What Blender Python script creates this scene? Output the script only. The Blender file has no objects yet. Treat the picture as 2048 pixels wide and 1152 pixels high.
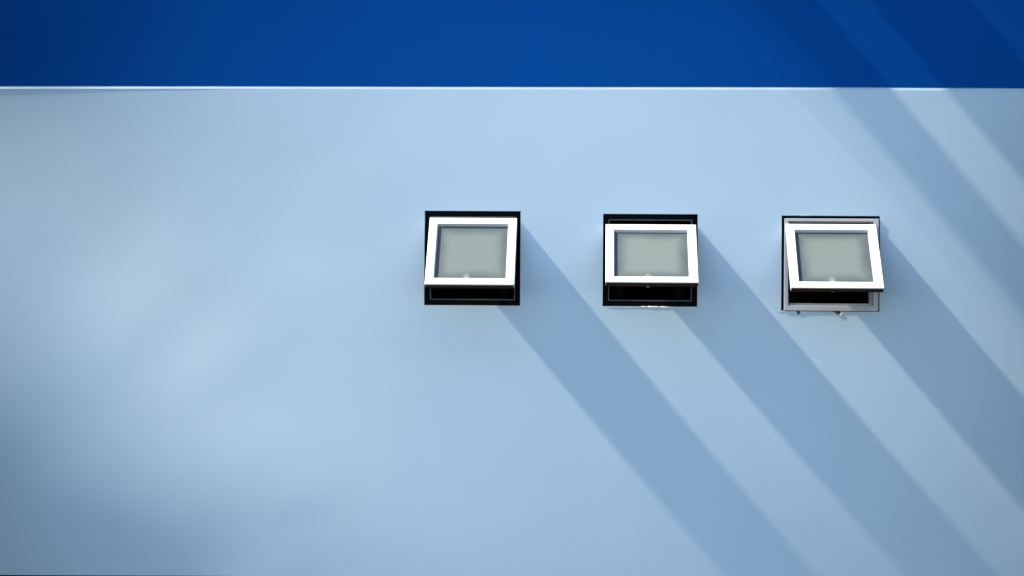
import bpy, bmesh, math, random
import numpy as np
from mathutils import Matrix, Vector, Euler

R = math.radians
random.seed(7)
sc = bpy.context.scene

# ------------------------------------------------------------ camera
D_CAM, YAW, ROLL = 12.5, R(2.6), R(0.38)
cam_d = bpy.data.cameras.new('camera')
cam = bpy.data.objects.new('camera', cam_d)
sc.collection.objects.link(cam)
cam.location = (D_CAM * math.sin(YAW), -D_CAM * math.cos(YAW), 6.0)
fwd = Vector((-math.sin(YAW), math.cos(YAW), 0))
rgt = Vector((math.cos(YAW), math.sin(YAW), 0))
upv = Vector((0, 0, 1))
r2 = rgt * math.cos(ROLL) + upv * math.sin(ROLL)
u2 = -rgt * math.sin(ROLL) + upv * math.cos(ROLL)
cam.rotation_euler = Matrix((r2, u2, -fwd)).transposed().to_euler()
cam_d.sensor_width = 36.0
cam_d.lens = 36.0 * 3958.0 / 2048.0
cam_d.clip_end = 2000.0
sc.camera = cam

# ------------------------------------------------------------ sun + sky
SLOPE = math.atan(1.07)          # direction in which the sashes' shadows run down the wall
GRAZE = 0.078                     # how little the sun stands off the wall plane
sun_to = Vector((-math.cos(SLOPE), -GRAZE, math.sin(SLOPE))).normalized()
sun_d = bpy.data.lights.new('sun', 'SUN')
sun = bpy.data.objects.new('sun', sun_d)
sc.collection.objects.link(sun)
sun_d.energy = 4.3
sun_d.angle = R(1.3)
sun_d.color = (1.0, 0.91, 0.76)
sun.rotation_euler = sun_to.to_track_quat('Z', 'Y').to_euler()
sun.location = (-20, -8, 30)

world = bpy.data.worlds.new('World')
sc.world = world
world.use_nodes = True
nt = world.node_tree
nt.nodes.clear()
sky = nt.nodes.new('ShaderNodeTexSky')
sky.sky_type = 'NISHITA'
sky.sun_disc = False
sky.sun_elevation = math.asin(sun_to.z)
sky.sun_rotation = math.atan2(sun_to.x, sun_to.y)
sky.air_density = 1.0
sky.dust_density = 0.15
sky.ozone_density = 1.0
bg = nt.nodes.new('ShaderNodeBackground')
bg.inputs['Strength'].default_value = 0.15
wo = nt.nodes.new('ShaderNodeOutputWorld')
nt.links.new(sky.outputs[0], bg.inputs[0])
nt.links.new(bg.outputs[0], wo.inputs[0])

vs = sc.view_settings
vs.view_transform = 'Standard'
vs.look = 'None'
vs.exposure = 1.44
vs.gamma = 1.0
vs.use_curve_mapping = False

# ------------------------------------------------------------ materials
def material(name, col, rough=0.6, spec=0.4, var=0.0, var_scale=2.0, bump=0.0, bump_scale=120.0, metallic=0.0, col2=None):
    m = bpy.data.materials.new(name)
    m.use_nodes = True
    t = m.node_tree
    p = t.nodes['Principled BSDF']
    p.inputs['Roughness'].default_value = rough
    p.inputs['Specular IOR Level'].default_value = spec
    p.inputs['Metallic'].default_value = metallic
    p.inputs['Base Color'].default_value = (*col, 1)
    tc = t.nodes.new('ShaderNodeTexCoord')
    if var > 0:
        n = t.nodes.new('ShaderNodeTexNoise')
        n.inputs['Scale'].default_value = var_scale
        n.inputs['Detail'].default_value = 6
        n.inputs['Roughness'].default_value = 0.6
        t.links.new(tc.outputs['Object'], n.inputs['Vector'])
        r = t.nodes.new('ShaderNodeValToRGB')
        c2 = col2 or tuple(c * (1 - var) for c in col)
        r.color_ramp.elements[0].color = (*c2, 1)
        r.color_ramp.elements[0].position = 0.3
        r.color_ramp.elements[1].color = (*col, 1)
        r.color_ramp.elements[1].position = 0.7
        t.links.new(n.outputs['Fac'], r.inputs['Fac'])
        t.links.new(r.outputs['Color'], p.inputs['Base Color'])
    if bump > 0:
        n = t.nodes.new('ShaderNodeTexNoise')
        n.inputs['Scale'].default_value = bump_scale
        n.inputs['Detail'].default_value = 4
        t.links.new(tc.outputs['Object'], n.inputs['Vector'])
        b = t.nodes.new('ShaderNodeBump')
        b.inputs['Strength'].default_value = 1.0
        b.inputs['Distance'].default_value = bump
        t.links.new(n.outputs['Fac'], b.inputs['Height'])
        t.links.new(b.outputs['Normal'], p.inputs['Normal'])
    return m

M = {
    'pale':   material('pale_blue_paint', (0.478, 0.602, 0.685), 0.8, 0.15, 0.04, 1.3, 0.0002, 70),
    'navy':   material('deep_blue_paint', (0.0004, 0.062, 0.270), 0.9, 0.04, 0.06, 1.3, 0.00012, 60),
    'trim':   material('white_trim_paint', (0.40, 0.52, 0.63), 0.8, 0.1, 0.15, 3.0),
    'base':   material('mid_blue_paint', (0.10, 0.33, 0.50), 0.6, 0.3, 0.05, 2.0),
    'white':  material('white_window_paint', (0.82, 0.81, 0.80), 0.35, 0.4, 0.03, 6.0),
    'bead':   material('grey_glazing_bead', (0.52, 0.53, 0.53), 0.5, 0.3, 0.05, 12.0),
    'black':  material('black_frame', (0.003, 0.004, 0.005), 0.8, 0.05, 0.3, 20.0),
    'lip':    material('dull_aluminium', (0.09, 0.125, 0.13), 0.5, 0.3, 0.4, 18.0),
    'alu':    material('grey_aluminium', (0.47, 0.47, 0.49), 0.5, 0.35, 0.10, 9.0),
    'steel':  material('steel', (0.30, 0.30, 0.31), 0.4, 0.5, 0.1, 20.0, metallic=0.7),
    'seal':   material('white_sealant', (0.78, 0.80, 0.82), 0.6, 0.3, 0.1, 40.0),
    'chip':   material('brown_broken_render', (0.13, 0.065, 0.03), 0.9, 0.1, 0.5, 45.0, 0.002, 90),
    'brown':  material('brown_rubber', (0.045, 0.022, 0.010), 0.8, 0.1, 0.3, 20.0),
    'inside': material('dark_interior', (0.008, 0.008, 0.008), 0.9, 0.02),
    'roof':   material('roof_felt', (0.12, 0.12, 0.12), 0.9, 0.1, 0.2, 2.0),
    'ground': material('asphalt', (0.055, 0.055, 0.055), 0.9, 0.2, 0.3, 1.5, 0.004, 30),
}

def glass_material():
    m = bpy.data.materials.new('frosted_glass')
    m.use_nodes = True
    t = m.node_tree
    p = t.nodes['Principled BSDF']
    p.inputs['Base Color'].default_value = (0.17, 0.205, 0.195, 1)
    p.inputs['Roughness'].default_value = 0.55
    p.inputs['IOR'].default_value = 1.45
    p.inputs['Specular IOR Level'].default_value = 0.4
    # a pale spot low on the pane
    tc = t.nodes.new('ShaderNodeTexCoord')
    mp = t.nodes.new('ShaderNodeMapping')
    mp.vector_type = 'TEXTURE'
    mp.inputs['Location'].default_value = (-0.024, 0.022, -0.474)
    mp.inputs['Scale'].default_value = (0.026, 0.05, 0.040)
    gr = t.nodes.new('ShaderNodeTexGradient')
    gr.gradient_type = 'SPHERICAL'
    rp = t.nodes.new('ShaderNodeMix')
    rp.data_type = 'RGBA'
    rp.inputs['B'].default_value = (0.33, 0.35, 0.32, 1)
    # shading painted into the colour along the pane's edges, patchy
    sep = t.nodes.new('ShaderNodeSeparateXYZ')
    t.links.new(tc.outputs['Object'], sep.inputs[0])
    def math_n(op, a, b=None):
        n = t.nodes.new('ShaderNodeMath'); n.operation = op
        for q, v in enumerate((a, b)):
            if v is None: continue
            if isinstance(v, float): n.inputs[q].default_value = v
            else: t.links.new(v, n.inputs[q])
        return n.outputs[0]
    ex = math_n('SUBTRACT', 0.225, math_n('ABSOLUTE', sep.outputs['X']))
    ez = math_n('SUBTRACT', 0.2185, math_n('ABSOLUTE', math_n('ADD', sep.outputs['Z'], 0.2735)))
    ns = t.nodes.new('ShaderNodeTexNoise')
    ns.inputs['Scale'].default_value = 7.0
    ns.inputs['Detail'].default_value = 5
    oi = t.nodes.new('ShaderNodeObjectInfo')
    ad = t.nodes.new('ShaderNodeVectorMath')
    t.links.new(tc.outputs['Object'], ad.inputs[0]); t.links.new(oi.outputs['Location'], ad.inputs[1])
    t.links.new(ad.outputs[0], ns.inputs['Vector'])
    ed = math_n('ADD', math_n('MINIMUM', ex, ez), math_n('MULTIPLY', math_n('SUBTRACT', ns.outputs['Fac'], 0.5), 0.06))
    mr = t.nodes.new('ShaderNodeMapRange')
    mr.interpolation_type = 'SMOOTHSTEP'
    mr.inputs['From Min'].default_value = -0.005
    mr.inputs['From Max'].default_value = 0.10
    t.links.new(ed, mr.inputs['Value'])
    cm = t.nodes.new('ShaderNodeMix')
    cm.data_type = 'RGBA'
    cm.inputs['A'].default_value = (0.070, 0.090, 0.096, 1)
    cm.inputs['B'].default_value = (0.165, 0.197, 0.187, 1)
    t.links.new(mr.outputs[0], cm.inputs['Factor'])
    t.links.new(tc.outputs['Object'], mp.inputs['Vector'])
    t.links.new(mp.outputs[0], gr.inputs[0])
    t.links.new(gr.outputs[0], rp.inputs['Factor'])
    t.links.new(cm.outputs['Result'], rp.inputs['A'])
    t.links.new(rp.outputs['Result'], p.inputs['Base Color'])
    tr = t.nodes.new('ShaderNodeBsdfRefraction')
    tr.inputs['Color'].default_value = (0.80, 0.88, 0.85, 1)
    tr.inputs['IOR'].default_value = 1.03
    tr.inputs['Roughness'].default_value = 0.35
    mx = t.nodes.new('ShaderNodeMixShader')
    mx.inputs[0].default_value = 0.22
    t.links.new(p.outputs[0], mx.inputs[1])
    t.links.new(tr.outputs[0], mx.inputs[2])
    t.links.new(mx.outputs[0], t.nodes['Material Output'].inputs[0])
    return m
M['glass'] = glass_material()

# ------------------------------------------------------------ helpers
COL = sc.collection
def link(name, me, mat, parent=None, loc=None, rot=None, smooth=False):
    o = bpy.data.objects.new(name, me)
    COL.objects.link(o)
    if mat is not None:
        me.materials.append(M[mat])
    if parent is not None:
        o.parent = parent
    if loc is not None:
        o.location = loc
    if rot is not None:
        o.rotation_euler = rot
    if smooth:
        me.polygons.foreach_set('use_smooth', [True] * len(me.polygons))
    return o

def bm_mesh(name, bm):
    bmesh.ops.recalc_face_normals(bm, faces=bm.faces)
    me = bpy.data.meshes.new(name)
    bm.to_mesh(me)
    bm.free()
    return me

def box(bm, x0, x1, y0, y1, z0, z1):
    v = [bm.verts.new((x, y, z)) for x in (x0, x1) for y in (y0, y1) for z in (z0, z1)]
    for f in ((0, 1, 3, 2), (4, 6, 7, 5), (0, 4, 5, 1), (2, 3, 7, 6), (0, 2, 6, 4), (1, 5, 7, 3)):
        bm.faces.new([v[i] for i in f])

def ring(bm, prof, x0, x1, z0, z1, k=(1, 1, 1, 1)):
    """A picture-frame: prof is a closed list of (inset, y) swept round the rectangle with mitred corners;
    k scales the inset on the left, right, bottom and top."""
    l, r, b, t = k
    cs = []
    for (i, y) in prof:
        cs.append([bm.verts.new((x0 + i * l, y, z0 + i * b)), bm.verts.new((x1 - i * r, y, z0 + i * b)),
                   bm.verts.new((x1 - i * r, y, z1 - i * t)), bm.verts.new((x0 + i * l, y, z1 - i * t))])
    n = len(prof)
    for q in range(n):
        a, c = cs[q], cs[(q + 1) % n]
        for j in range(4):
            bm.faces.new([a[j], a[(j + 1) % 4], c[(j + 1) % 4], c[j]])

def bevel_all(bm, off, seg=2):
    bmesh.ops.recalc_face_normals(bm, faces=bm.faces)
    es = [e for e in bm.edges if len(e.link_faces) == 2 and e.calc_face_angle(0) > R(25)]
    bmesh.ops.bevel(bm, geom=es, offset=off, segments=seg, affect='EDGES', profile=0.6)

# ------------------------------------------------------------ the wall's slow unevenness
# hand-trowelled render, relief also shaped to dim the edges: how squarely each patch turns to the grazing sun
SD = np.array([math.cos(SLOPE), -math.sin(SLOPE)])      # down the sun's path along the wall
SW = np.array([math.sin(SLOPE), math.cos(SLOPE)])
def smooth(a, b, v):
    t = np.clip((v - a) / (b - a), 0, 1)
    return t * t * (3 - 2 * t)
def blob(x, z, cx, cz, rx, rz, ang=0.0):
    c, s = math.cos(ang), math.sin(ang)
    u = ((x - cx) * c + (z - cz) * s) / rx
    v = (-(x - cx) * s + (z - cz) * c) / rz
    return np.exp(-(u * u + v * v))
def facing(x, z):
    m = np.zeros_like(x)
    m -= 1.25 * blob(x, z, -2.8, 4.1, 1.15, 0.66, 0.3)      # hollows shaped to darken corners and edges
    m -= 0.85 * blob(x, z, -3.5, 5.0, 0.8, 0.7)
    m -= 0.60 * blob(x, z, -3.4, 7.5, 1.5, 0.65)
    m -= 0.40 * blob(x, z, -0.4, 3.9, 2.4, 0.5)
    m -= 0.68 * blob(x, z, 2.9, 3.95, 2.5, 0.98, -0.30)
    m -= 0.35 * blob(x, z, 3.3, 7.6, 1.6, 1.0)
    m -= 0.40 * blob(x, z, 3.7, 5.8, 0.9, 1.0)
    m += 0.55 * blob(x, z, -2.45, 6.0, 0.60, 0.33, 0.7)       # trowelled swellings
    m += 0.50 * blob(x, z, -1.95, 5.6, 0.55, 0.24, 0.7)
    m += 0.45 * blob(x, z, -1.8, 5.05, 0.8, 0.38, 0.3)
    m += 0.20 * blob(x, z, -1.2, 6.2, 0.6, 0.6)
    m += 0.18 * blob(x, z, 0.5, 6.9, 1.8, 0.5)
    m -= 0.25 * blob(x, z, -0.25, 5.65, 0.45, 0.20)
    m -= 0.80 * blob(x, z, -3.6, 8.0, 1.7, 0.55)
    m -= 0.20 * blob(x, z, 3.2, 8.1, 1.6, 0.55)
    m -= 0.30 * blob(x, z, 0.2, 8.15, 3.0, 0.35)
    m += 0.16 * blob(x, z, 0.1, 7.3, 1.5, 0.35)
    m += 0.22 * blob(x, z, -1.4, 5.2, 1.1, 0.8, -0.5)
    rg = np.random.default_rng(21)                            # float marks and folds left by the trowel
    for k in range(46):
        cx = -3.4 + 2.6 * rg.random() ** 0.8 if k < 30 else -3 + 6.2 * rg.random()
        cz = 4.2 + 3.2 * rg.random()
        a = 0.8 + 0.5 * rg.normal()
        m += (0.07 if k < 30 else 0.05) * rg.normal() * blob(x, z, cx, cz, 0.20 + 0.35 * rg.random(), 0.07 + 0.12 * rg.random(), a)
    return m
_t = np.linspace(-9, 9, 601)
_w = np.linspace(-9, 9, 601)
_T, _W = np.meshgrid(_t, _w, indexing='ij')
_X = _T * SD[0] + _W * SW[0]
_Z = _T * SD[1] + _W * SW[1] + 6.0
_B = np.cumsum(GRAZE * facing(_X, _Z), axis=0) * (_t[1] - _t[0])
_c = int(np.argmin(abs(_t)))
_B = _B - _B[_c:_c + 1, :]
def bulge(x, z):
    x = np.asarray(x, float); z = np.asarray(z, float)
    t = x * SD[0] + (z - 6.0) * SD[1]
    w = x * SW[0] + (z - 6.0) * SW[1]
    fi = np.clip((t + 9) / 18 * 600, 0, 599.999); fj = np.clip((w + 9) / 18 * 600, 0, 599.999)
    i = fi.astype(int); j = fj.astype(int); a = fi - i; b = fj - j
    v = (_B[i, j] * (1 - a) * (1 - b) + _B[i + 1, j] * a * (1 - b) + _B[i, j + 1] * (1 - a) * b + _B[i + 1, j + 1] * a * b)
    fade = smooth(-7.5, -5.5, x) * (1 - smooth(5.5, 7.5, x)) * smooth(1.0, 2.6, z) * (1 - smooth(9.6, 11.2, z))
    return v * fade

# openings: x0, x1, z0, z1 on the wall
OPEN_LOW = [(-0.556, 0.052, 5.888, 6.486), (0.572, 1.167, 5.889, 6.472), (1.691, 2.304, 5.866, 6.466)]
OPEN_UP = [(0.80, 1.15, 8.16, 8.76), (1.48, 2.09, 8.16, 8.76)]
BX0, BX1 = -8.0, 8.0
Z_BAND, Z_BASE, Z_TOP = 7.272, 4.157, 11.6
BACK = 7.0

def face_mesh(name, z0, z1, openings, off, step=0.07, reveal=0.16):
    """Rendered wall skin between two heights, with the window openings and their reveals."""
    xs = set(np.round(np.arange(BX0, BX1 + 1e-6, step), 4)); zs = set(np.round(np.linspace(z0, z1, max(2, int((z1 - z0) / step))), 4))
    for (a, b, c, d) in openings:
        xs = {v for v in xs if min(abs(v - a), abs(v - b)) > 0.02}
        zs = {v for v in zs if min(abs(v - c), abs(v - d)) > 0.02 or v in (min(zs), max(zs))}
    for (a, b, c, d) in openings:
        xs |= {a, b}
        zs |= {c, d}
    xs = sorted(xs); zs = sorted(zs)
    XX, ZZ = np.meshgrid(xs, zs, indexing='ij')
    B = bulge(XX, ZZ) + off
    nz = len(zs)
    verts = [(XX[i, j], -B[i, j], ZZ[i, j]) for i in range(len(xs)) for j in range(nz)]
    faces = []
    for i in range(len(xs) - 1):
        for j in range(nz - 1):
            mx, mz = (xs[i] + xs[i + 1]) / 2, (zs[j] + zs[j + 1]) / 2
            if any(a < mx < b and c < mz < d for (a, b, c, d) in openings):
                continue
            faces.append((i * nz + j, (i + 1) * nz + j, (i + 1) * nz + j + 1, i * nz + j + 1))
    n_skin = len(faces)
    for (a, b, c, d) in openings:
        ia, ib = xs.index(a), xs.index(b); jc, jd = zs.index(c), zs.index(d)
        loop = [(i, jc) for i in range(ia, ib)] + [(ib, j) for j in range(jc, jd)] + [(i, jd) for i in range(ib, ia, -1)] + [(ia, j) for j in range(jd, jc, -1)]
        base = len(verts)
        n = len(loop)
        for (i, j) in loop:
            verts.append((XX[i, j], -B[i, j], ZZ[i, j]))
        for (i, j) in loop:
            verts.append((XX[i, j], reveal, ZZ[i, j]))
        for k in range(n):
            k2 = (k + 1) % n
            faces.append((base + k, base + k2, base + n + k2, base + n + k))
    me = bpy.data.meshes.new(name)
    me.from_pydata(verts, [], faces)
    me.polygons.foreach_set('use_smooth', [True] * n_skin + [False] * (len(faces) - n_skin))
    me.update()
    return me

def strip_mesh(name, prof, step=0.07):
    """A horizontal moulding that follows the wall: prof is an open list of (y offset outward, z)."""
    xs = np.arange(BX0, BX1 + 1e-6, step)
    verts, faces = [], []
    n = len(prof)
    for x in xs:
        for (o, z) in prof:
            verts.append((x, -(float(bulge(x, prof[0][1])) + o), z))
    for i in range(len(xs) - 1):
        for k in range(n - 1):
            faces.append((i * n + k, (i + 1) * n + k, (i + 1) * n + k + 1, i * n + k + 1))
    me = bpy.data.meshes.new(name)
    me.from_pydata(verts, [], faces)
    me.update()
    return me

# ------------------------------------------------------------ ground
bm = bmesh.new()
v = [bm.verts.new(p) for p in ((-400, -400, 0), (400, -400, 0), (400, 400, 0), (-400, 400, 0))]
bm.faces.new(v)
g = link('ground', bm_mesh('ground', bm), 'ground')
g['kind'] = 'structure'

# ------------------------------------------------------------ building
bld = bpy.data.objects.new('building', None)
COL.objects.link(bld)
bld['label'] = 'pale blue rendered building with deep blue upper band and open white awning windows'
bld['category'] = 'building'

link('upper_wall', face_mesh('upper_wall', Z_BAND + 0.004, Z_TOP, OPEN_UP, 0.0, 0.10), 'navy', bld)
lw = link('lower_wall', face_mesh('lower_wall', Z_BASE, Z_BAND - 0.017, OPEN_LOW, 0.006, 0.045), 'pale', bld)
link('base_wall', face_mesh('base_wall', -0.2, Z_BASE - 0.012, [], -0.004, 0.2), 'base', bld)
link('band_trim', strip_mesh('band_trim', [(-0.012, Z_BAND + 0.0035), (-0.012, Z_BAND - 0.0025), (0.0015, Z_BAND - 0.003), (0.0035, Z_BAND - 0.009), (0.006, Z_BAND - 0.017)]), 'trim', bld)
link('base_joint', strip_mesh('base_joint', [(0.006, Z_BASE), (-0.03, Z_BASE - 0.001), (-0.03, Z_BASE - 0.0115), (-0.004, Z_BASE - 0.012)]), 'black', bld)
bm = bmesh.new()
box(bm, BX0 + 0.002, BX0 + 0.25, 0.30, BACK, -0.2, Z_TOP - 0.01)
link('side_wall', bm_mesh('side_wall', bm), 'pale', bld)
bm = bmesh.new()
box(bm, BX1 - 0.25, BX1 - 0.002, 0.30, BACK, -0.2, Z_TOP - 0.01)
link('side_wall', bm_mesh('side_wall', bm), 'pale', bld)
bm = bmesh.new()
box(bm, BX0, BX1, BACK, BACK + 0.25, -0.2, Z_TOP - 0.01)
link('rear_wall', bm_mesh('rear_wall', bm), 'pale', bld)
bm = bmesh.new()
box(bm, BX0, BX1, 0.0, BACK + 0.25, Z_TOP + 0.001, Z_TOP + 0.12)
link('roof', bm_mesh('roof', bm), 'roof', bld)
# the masonry behind the render: one dark room behind each window
def room(o):
    a, b, c, d = o
    bm = bmesh.new()
    q = 0.05
    for (x0, x1, y0, y1, z0, z1) in ((a - .6, b + .6, 1.6, 1.65, c - .6, d + .6),):
        box(bm, x0, x1, y0, y1, z0, z1)
    box(bm, a - .65, a - .6, 0.16, 1.65, c - .6, d + .6)
    box(bm, b + .6, b + .65, 0.16, 1.65, c - .6, d + .6)
    box(bm, a - .65, b + .65, 0.16, 1.65, d + .601, d + .65)
    box(bm, a - .65, b + .65, 0.16, 1.65, c - .65, c - .601)
    return bm_mesh('room', bm)

# ------------------------------------------------------------ windows
def window(op, kind, sash_c, sash_top, sw, sh, theta, y_top, label=None, twist=0.0):
    a, b, c, d = op
    loc = ((a + b) / 2, -float(bulge((a + b) / 2, (c + d) / 2)), (c + d) / 2)
    W, H = (b - a) / 2, (d - c) / 2
    bm = bmesh.new()
    if kind == 'black':
        # deep-set black frame filling the opening, with a stop behind it
        ring(bm, [(0.001, 0.022), (0.030, 0.022), (0.030, 0.060), (0.046, 0.060), (0.046, 0.120), (0.001, 0.120)], -W, W, -H, H)
        fr = link('window', bm_mesh('window', bm), 'black', bld, loc)
        bm = bmesh.new()
        ring(bm, [(0.0345, 0.019), (0.0395, 0.019), (0.0395, 0.058), (0.0345, 0.058)], -W, W, -H, H)
        link('frame_lip', bm_mesh('frame_lip', bm), 'lip', fr)
    else:
        # grey frame set flush with the render, with a packing gap along its head and left side
        g = 0.018
        ring(bm, [(0.0, -0.008), (0.030, -0.008), (0.030, 0.050), (0.044, 0.050), (0.044, 0.120), (0.0, 0.120)], -W + g, W - 0.008, -H + 0.004, H - g, (0.8, 1.05, 1.05, 0.55))
        bevel_all(bm, 0.0015, 1)
        fr = link('window', bm_mesh('window', bm), 'alu', bld, loc)
        bm = bmesh.new()
        ring(bm, [(0.001, 0.030), (0.025, 0.030), (0.025, 0.15), (0.001, 0.15)], -W, W, -H, H)
        link('packing_gap', bm_mesh('packing_gap', bm), 'black', fr)
    if label:
        fr['label'] = label
    link('interior', room((-W, W, -H, H)), 'inside', fr, (0, float(bulge((a + b) / 2, (c + d) / 2)), 0))
    # sash: built hanging down from its top edge, then swung out
    rot = Euler((-theta, twist, 0), 'XYZ')
    org = Vector((sash_c - loc[0], y_top, sash_top - loc[2]))
    rail, depth = 0.051, 0.030
    bm = bmesh.new()
    ring(bm, [(0, 0.003), (0.003, 0), (rail - 0.002, 0), (rail, 0.002), (rail, depth), (0, depth)], -sw / 2, sw / 2, -sh, 0)
    link('sash', bm_mesh('sash', bm), 'white', fr, org, rot)
    bm = bmesh.new()
    ring(bm, [(rail + 0.0005, 0.004), (rail + 0.002, 0.004), (rail + 0.0055, 0.0215), (rail + 0.0005, 0.0215)], -sw / 2, sw / 2, -sh, 0)
    link('glazing_bead', bm_mesh('glazing_bead', bm), 'bead', fr, org, rot)
    bm = bmesh.new()
    box(bm, -sw / 2 + rail + 0.001, sw / 2 - rail - 0.001, 0.0220, 0.0270, -sh + rail + 0.001, -rail - 0.001)
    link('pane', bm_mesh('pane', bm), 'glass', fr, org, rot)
    bm = bmesh.new()
    box(bm, -sw / 2 + 0.004, sw / 2 - 0.004, 0.005, depth + 0.002, -sh - 0.006, -sh - 0.0005)
    link('weather_strip', bm_mesh('weather_strip', bm), 'brown', fr, org, rot)
    # lever handle on the room side of the bottom rail, showing dimly through the frosted pane
    bm = bmesh.new()
    box(bm, -0.016, 0.016, depth, depth + 0.012, -sh + 0.008, -sh + 0.048)
    box(bm, -0.009, 0.009, depth + 0.012, depth + 0.030, -sh + 0.018, -sh + 0.036)
    box(bm, -0.010, 0.010, depth + 0.022, depth + 0.034, -sh + 0.036, -sh + 0.105)
    bevel_all(bm, 0.003, 2)
    link('handle', bm_mesh('handle', bm), 'white', fr, org + rot.to_matrix() @ Vector((-0.025, 0, 0)), rot)
    # friction stays: an arm each side from the frame jamb to the sash stile
    Rm = rot.to_matrix()
    for s in (-1, 1):
        p0 = Vector((s * (sw / 2 - 0.010) + org.x, 0.045, org.z - sh * 0.17))
        p1 = org + Rm @ Vector((s * (sw / 2 - 0.010), depth + 0.004, -sh * 0.16))
        dv = p1 - p0
        bm = bmesh.new()
        box(bm, -0.002, 0.002, -0.008, 0.008, 0, dv.length)
        link('stay_arm', bm_mesh('stay_arm', bm), 'steel', fr, p0, dv.to_track_quat('Z', 'Y').to_euler())
    return fr

window(OPEN_LOW[0], 'black', -0.246, 6.443, 0.552, 0.545, R(39.2), -0.012, 'awning window with white sash set in a deep black frame, farthest from the grey one')
window(OPEN_LOW[1], 'black', 0.872, 6.407, 0.566, 0.545, R(48.0), -0.012, 'awning window with white sash in a black frame between the other two')
window(OPEN_LOW[2], 'grey', 1.997, 6.415, 0.563, 0.550, R(43.3), -0.014, 'awning window with white sash in a flush grey aluminium frame')
window(OPEN_UP[0], 'black', 0.977, 8.70, 0.325, 0.545, R(42), -0.012)
window(OPEN_UP[1], 'black', 1.79, 8.70, 0.575, 0.545, R(42), -0.012)

# ------------------------------------------------------------ tall evergreens, added out of view to darken both sides of the wall
M['leaf'] = material('evergreen_foliage', (0.035, 0.065, 0.025), 0.7, 0.2, 0.4, 3.0)
M['bark'] = material('bark', (0.09, 0.06, 0.04), 0.9, 0.1, 0.4, 8.0, 0.01, 25)
def crown_mesh(h, r, n, seed):
    rg = np.random.default_rng(seed)
    u = rg.random(n) ** 0.8
    z = 0.7 + u * (h - 0.7)
    prof = np.where(u < 0.12, 0.55 + u / 0.12 * 0.45, 1.0 - 0.75 * ((u - 0.12) / 0.88) ** 2.2)
    a = rg.random(n) * 2 * math.pi
    lump = 1 + 0.13 * np.sin(3 * a + z * 1.7) + 0.10 * np.sin(5 * a - z * 2.9)
    rr = r * prof * lump * np.sqrt(0.25 + 0.75 * rg.random(n))
    c = np.stack([rr * np.cos(a), rr * np.sin(a), z], 1)
    p = rg.normal(size=(n, 3)); p /= np.linalg.norm(p, axis=1)[:, None]
    q = np.cross(p, rg.normal(size=(n, 3))); q /= np.linalg.norm(q, axis=1)[:, None]
    s = (0.07 + 0.06 * rg.random(n))[:, None]
    v = np.stack([c - p * s * 1.6, c + q * s * 0.6, c + p * s * 1.6, c - q * s * 0.6], 1).reshape(-1, 3)
    me = bpy.data.meshes.new('crown')
    me.from_pydata(v.tolist(), [], [(4 * k, 4 * k + 1, 4 * k + 2, 4 * k + 3) for k in range(n)])
    me.update()
    return me
def trunk_mesh(h):
    bm = bmesh.new()
    bmesh.ops.create_cone(bm, cap_ends=True, segments=10, radius1=0.16, radius2=0.03, depth=h, matrix=Matrix.Translation((0, 0, h / 2 - 0.1)))
    for k in range(9):
        zz = 0.9 + k * h * 0.09
        mt = Matrix.Translation((0, 0, zz)) @ Matrix.Rotation(k * 2.4, 4, 'Z') @ Matrix.Rotation(R(38), 4, 'Y') @ Matrix.Translation((0, 0, 0.4))
        bmesh.ops.create_cone(bm, cap_ends=True, segments=6, radius1=0.04, radius2=0.01, depth=0.8, matrix=mt)
    return bm_mesh('trunk', bm)
for k, (x, y, h, r, lab) in enumerate((
        (-4.5, -2.15, 13.0, 1.25, 'tall evergreen added for shade, the slender one of the pair on the sunny side'),
        (-6.9, -2.9, 11.5, 1.35, 'shorter evergreen added for shade beside the corner on the sunny side'),
        (4.45, -1.4, 12.0, 1.2, 'tall evergreen added for shade, the slender one of the pair on the shaded side'),
        (6.5, -2.3, 10.5, 1.35, 'shorter evergreen added for shade beside the corner on the shaded side'))):
    t = bpy.data.objects.new('added_shade_tree', None)
    COL.objects.link(t)
    t.location = (x, y, 0)
    t['label'] = lab; t['category'] = 'tree'; t['group'] = 'evergreens added along the wall for shade'
    link('trunk', trunk_mesh(h * 0.93), 'bark', t)
    link('crown', crown_mesh(h, r, 14000, 10 + k), 'leaf', t)

# ------------------------------------------------------------ small wear round the windows
def smear(x0, x1, z, h, seed, y):
    """A thin uneven bead of sealant, thick in the middle and feathered at both ends."""
    rg = random.Random(seed)
    bm = bmesh.new()
    n = 14
    rows = []
    for k in range(n + 1):
        u = k / n
        x = x0 + (x1 - x0) * u
        t = h * (math.sin(math.pi * u) ** 0.6) * (0.55 + 0.6 * rg.random()) + 0.0006
        yy = -float(bulge(x, z)) + y
        zz = z + h * 0.25 * (rg.random() - 0.5)
        rows.append([bm.verts.new((x, yy + 0.004, zz - t / 2)), bm.verts.new((x, yy - 0.0008 - t * 0.08, zz)), bm.verts.new((x, yy + 0.004, zz + t / 2))])
    for a, b in zip(rows, rows[1:]):
        for j in range(2):
            bm.faces.new([a[j], b[j], b[j + 1], a[j + 1]])
    return bm_mesh('sealant_smear', bm)
for (x0, x1, z, h, sd) in ((1.765, 1.912, 6.470, 0.011, 3), (0.80, 1.02, 5.886, 0.012, 5), (0.60, 0.80, 5.8845, 0.006, 8), (1.665, 1.72, 5.866, 0.007, 9), (1.04, 1.16, 5.885, 0.005, 12)):
    link('sealant_smear', smear(x0, x1, z, h, sd, -0.0065), 'seal', bld, smooth=True)

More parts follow.
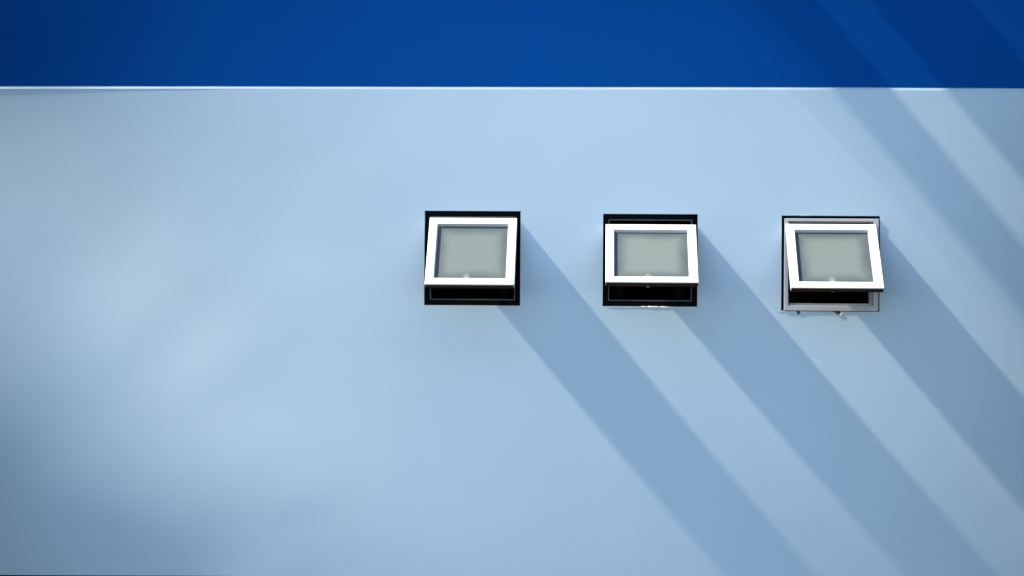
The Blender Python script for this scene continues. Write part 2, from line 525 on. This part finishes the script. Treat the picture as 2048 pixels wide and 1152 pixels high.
def chip(x, z, pts, depth, seed):
    """A broken lump of brown render hanging under the frame: a ragged faceted wedge."""
    rg = random.Random(seed)
    bm = bmesh.new()
    y0 = -float(bulge(x, z)) - 0.006
    back = [bm.verts.new((x + px, y0 + 0.004, z + pz)) for px, pz in pts]
    cx = sum(p[0] for p in pts) / len(pts); cz = sum(p[1] for p in pts) / len(pts)
    front = [bm.verts.new((x + cx + (px - cx) * 0.62, y0 - depth * (0.6 + 0.6 * rg.random()), z + cz + (pz - cz) * 0.62)) for px, pz in pts]
    tip = bm.verts.new((x + cx + 0.003, y0 - depth * 0.8, z + cz))
    n = len(pts)
    for k in range(n):
        bm.faces.new([back[k], back[(k + 1) % n], front[(k + 1) % n], front[k]])
        bm.faces.new([front[k], front[(k + 1) % n], tip])
    return bm_mesh('broken_render', bm)
o = link('broken_render', chip(1.800, 5.866, [(-0.018, 0.003), (0.012, 0.004), (0.020, -0.006), (0.006, -0.022), (-0.010, -0.024), (-0.014, -0.010)], 0.003, 1), 'chip', bld)
o['label'] = 'small brown lump of broken render under the grey window frame'
o = link('broken_render', chip(2.045, 5.866, [(-0.040, 0.003), (0.022, 0.004), (0.026, -0.006), (0.010, -0.022), (-0.004, -0.020), (-0.024, -0.007)], 0.003, 2), 'chip', bld)
o['label'] = 'wider brown wedge of broken render under the grey window frame'
link('render_flake', chip(2.062, 5.852, [(0.012, 0.012), (0.016, 0.009), (-0.004, -0.016), (-0.010, -0.014)], 0.004, 3), 'seal', bld)
link('render_flake', chip(1.812, 5.862, [(-0.004, 0.002), (0.012, 0.002), (0.012, -0.004), (0.000, -0.005)], 0.0045, 4), 'seal', bld)

# thin steel rods added beside the narrow upper window to feather its shadow
rk = bpy.data.objects.new('added_shadow_rack', None)
COL.objects.link(rk)
rk.location = (0.50, -float(bulge(0.50, 8.9)), 8.9)
rk['label'] = 'added shadow-softening rack of thin steel rods on the deep blue upper wall'
rk['category'] = 'drying rack'
bm = bmesh.new(); box(bm, -0.28, 0.16, -0.012, 0.0, -0.02, 0.02)
link('mounting_plate', bm_mesh('mounting_plate', bm), 'steel', rk)
bm = bmesh.new(); bmesh.ops.create_cone(bm, cap_ends=True, segments=8, radius1=0.0045, radius2=0.0045, depth=0.40, matrix=Matrix.Translation((0, -0.212, 0)) @ Matrix.Rotation(R(90), 4, 'X'))
rod_me = bm_mesh('rod', bm); rod_me.materials.append(M['steel'])
x = -0.27
k = 0
while x < 0.150:
    o = bpy.data.objects.new('rod', rod_me); COL.objects.link(o); o.parent = rk; o.location = (x, 0, 0)
    u = (x + 0.27) / 0.42
    x += 0.010 + 0.050 * (1 - u) ** 1.6
bm = bmesh.new(); box(bm, -0.28, 0.16, -0.424, -0.412, -0.004, 0.004)
link('end_bar', bm_mesh('end_bar', bm), 'steel', rk)
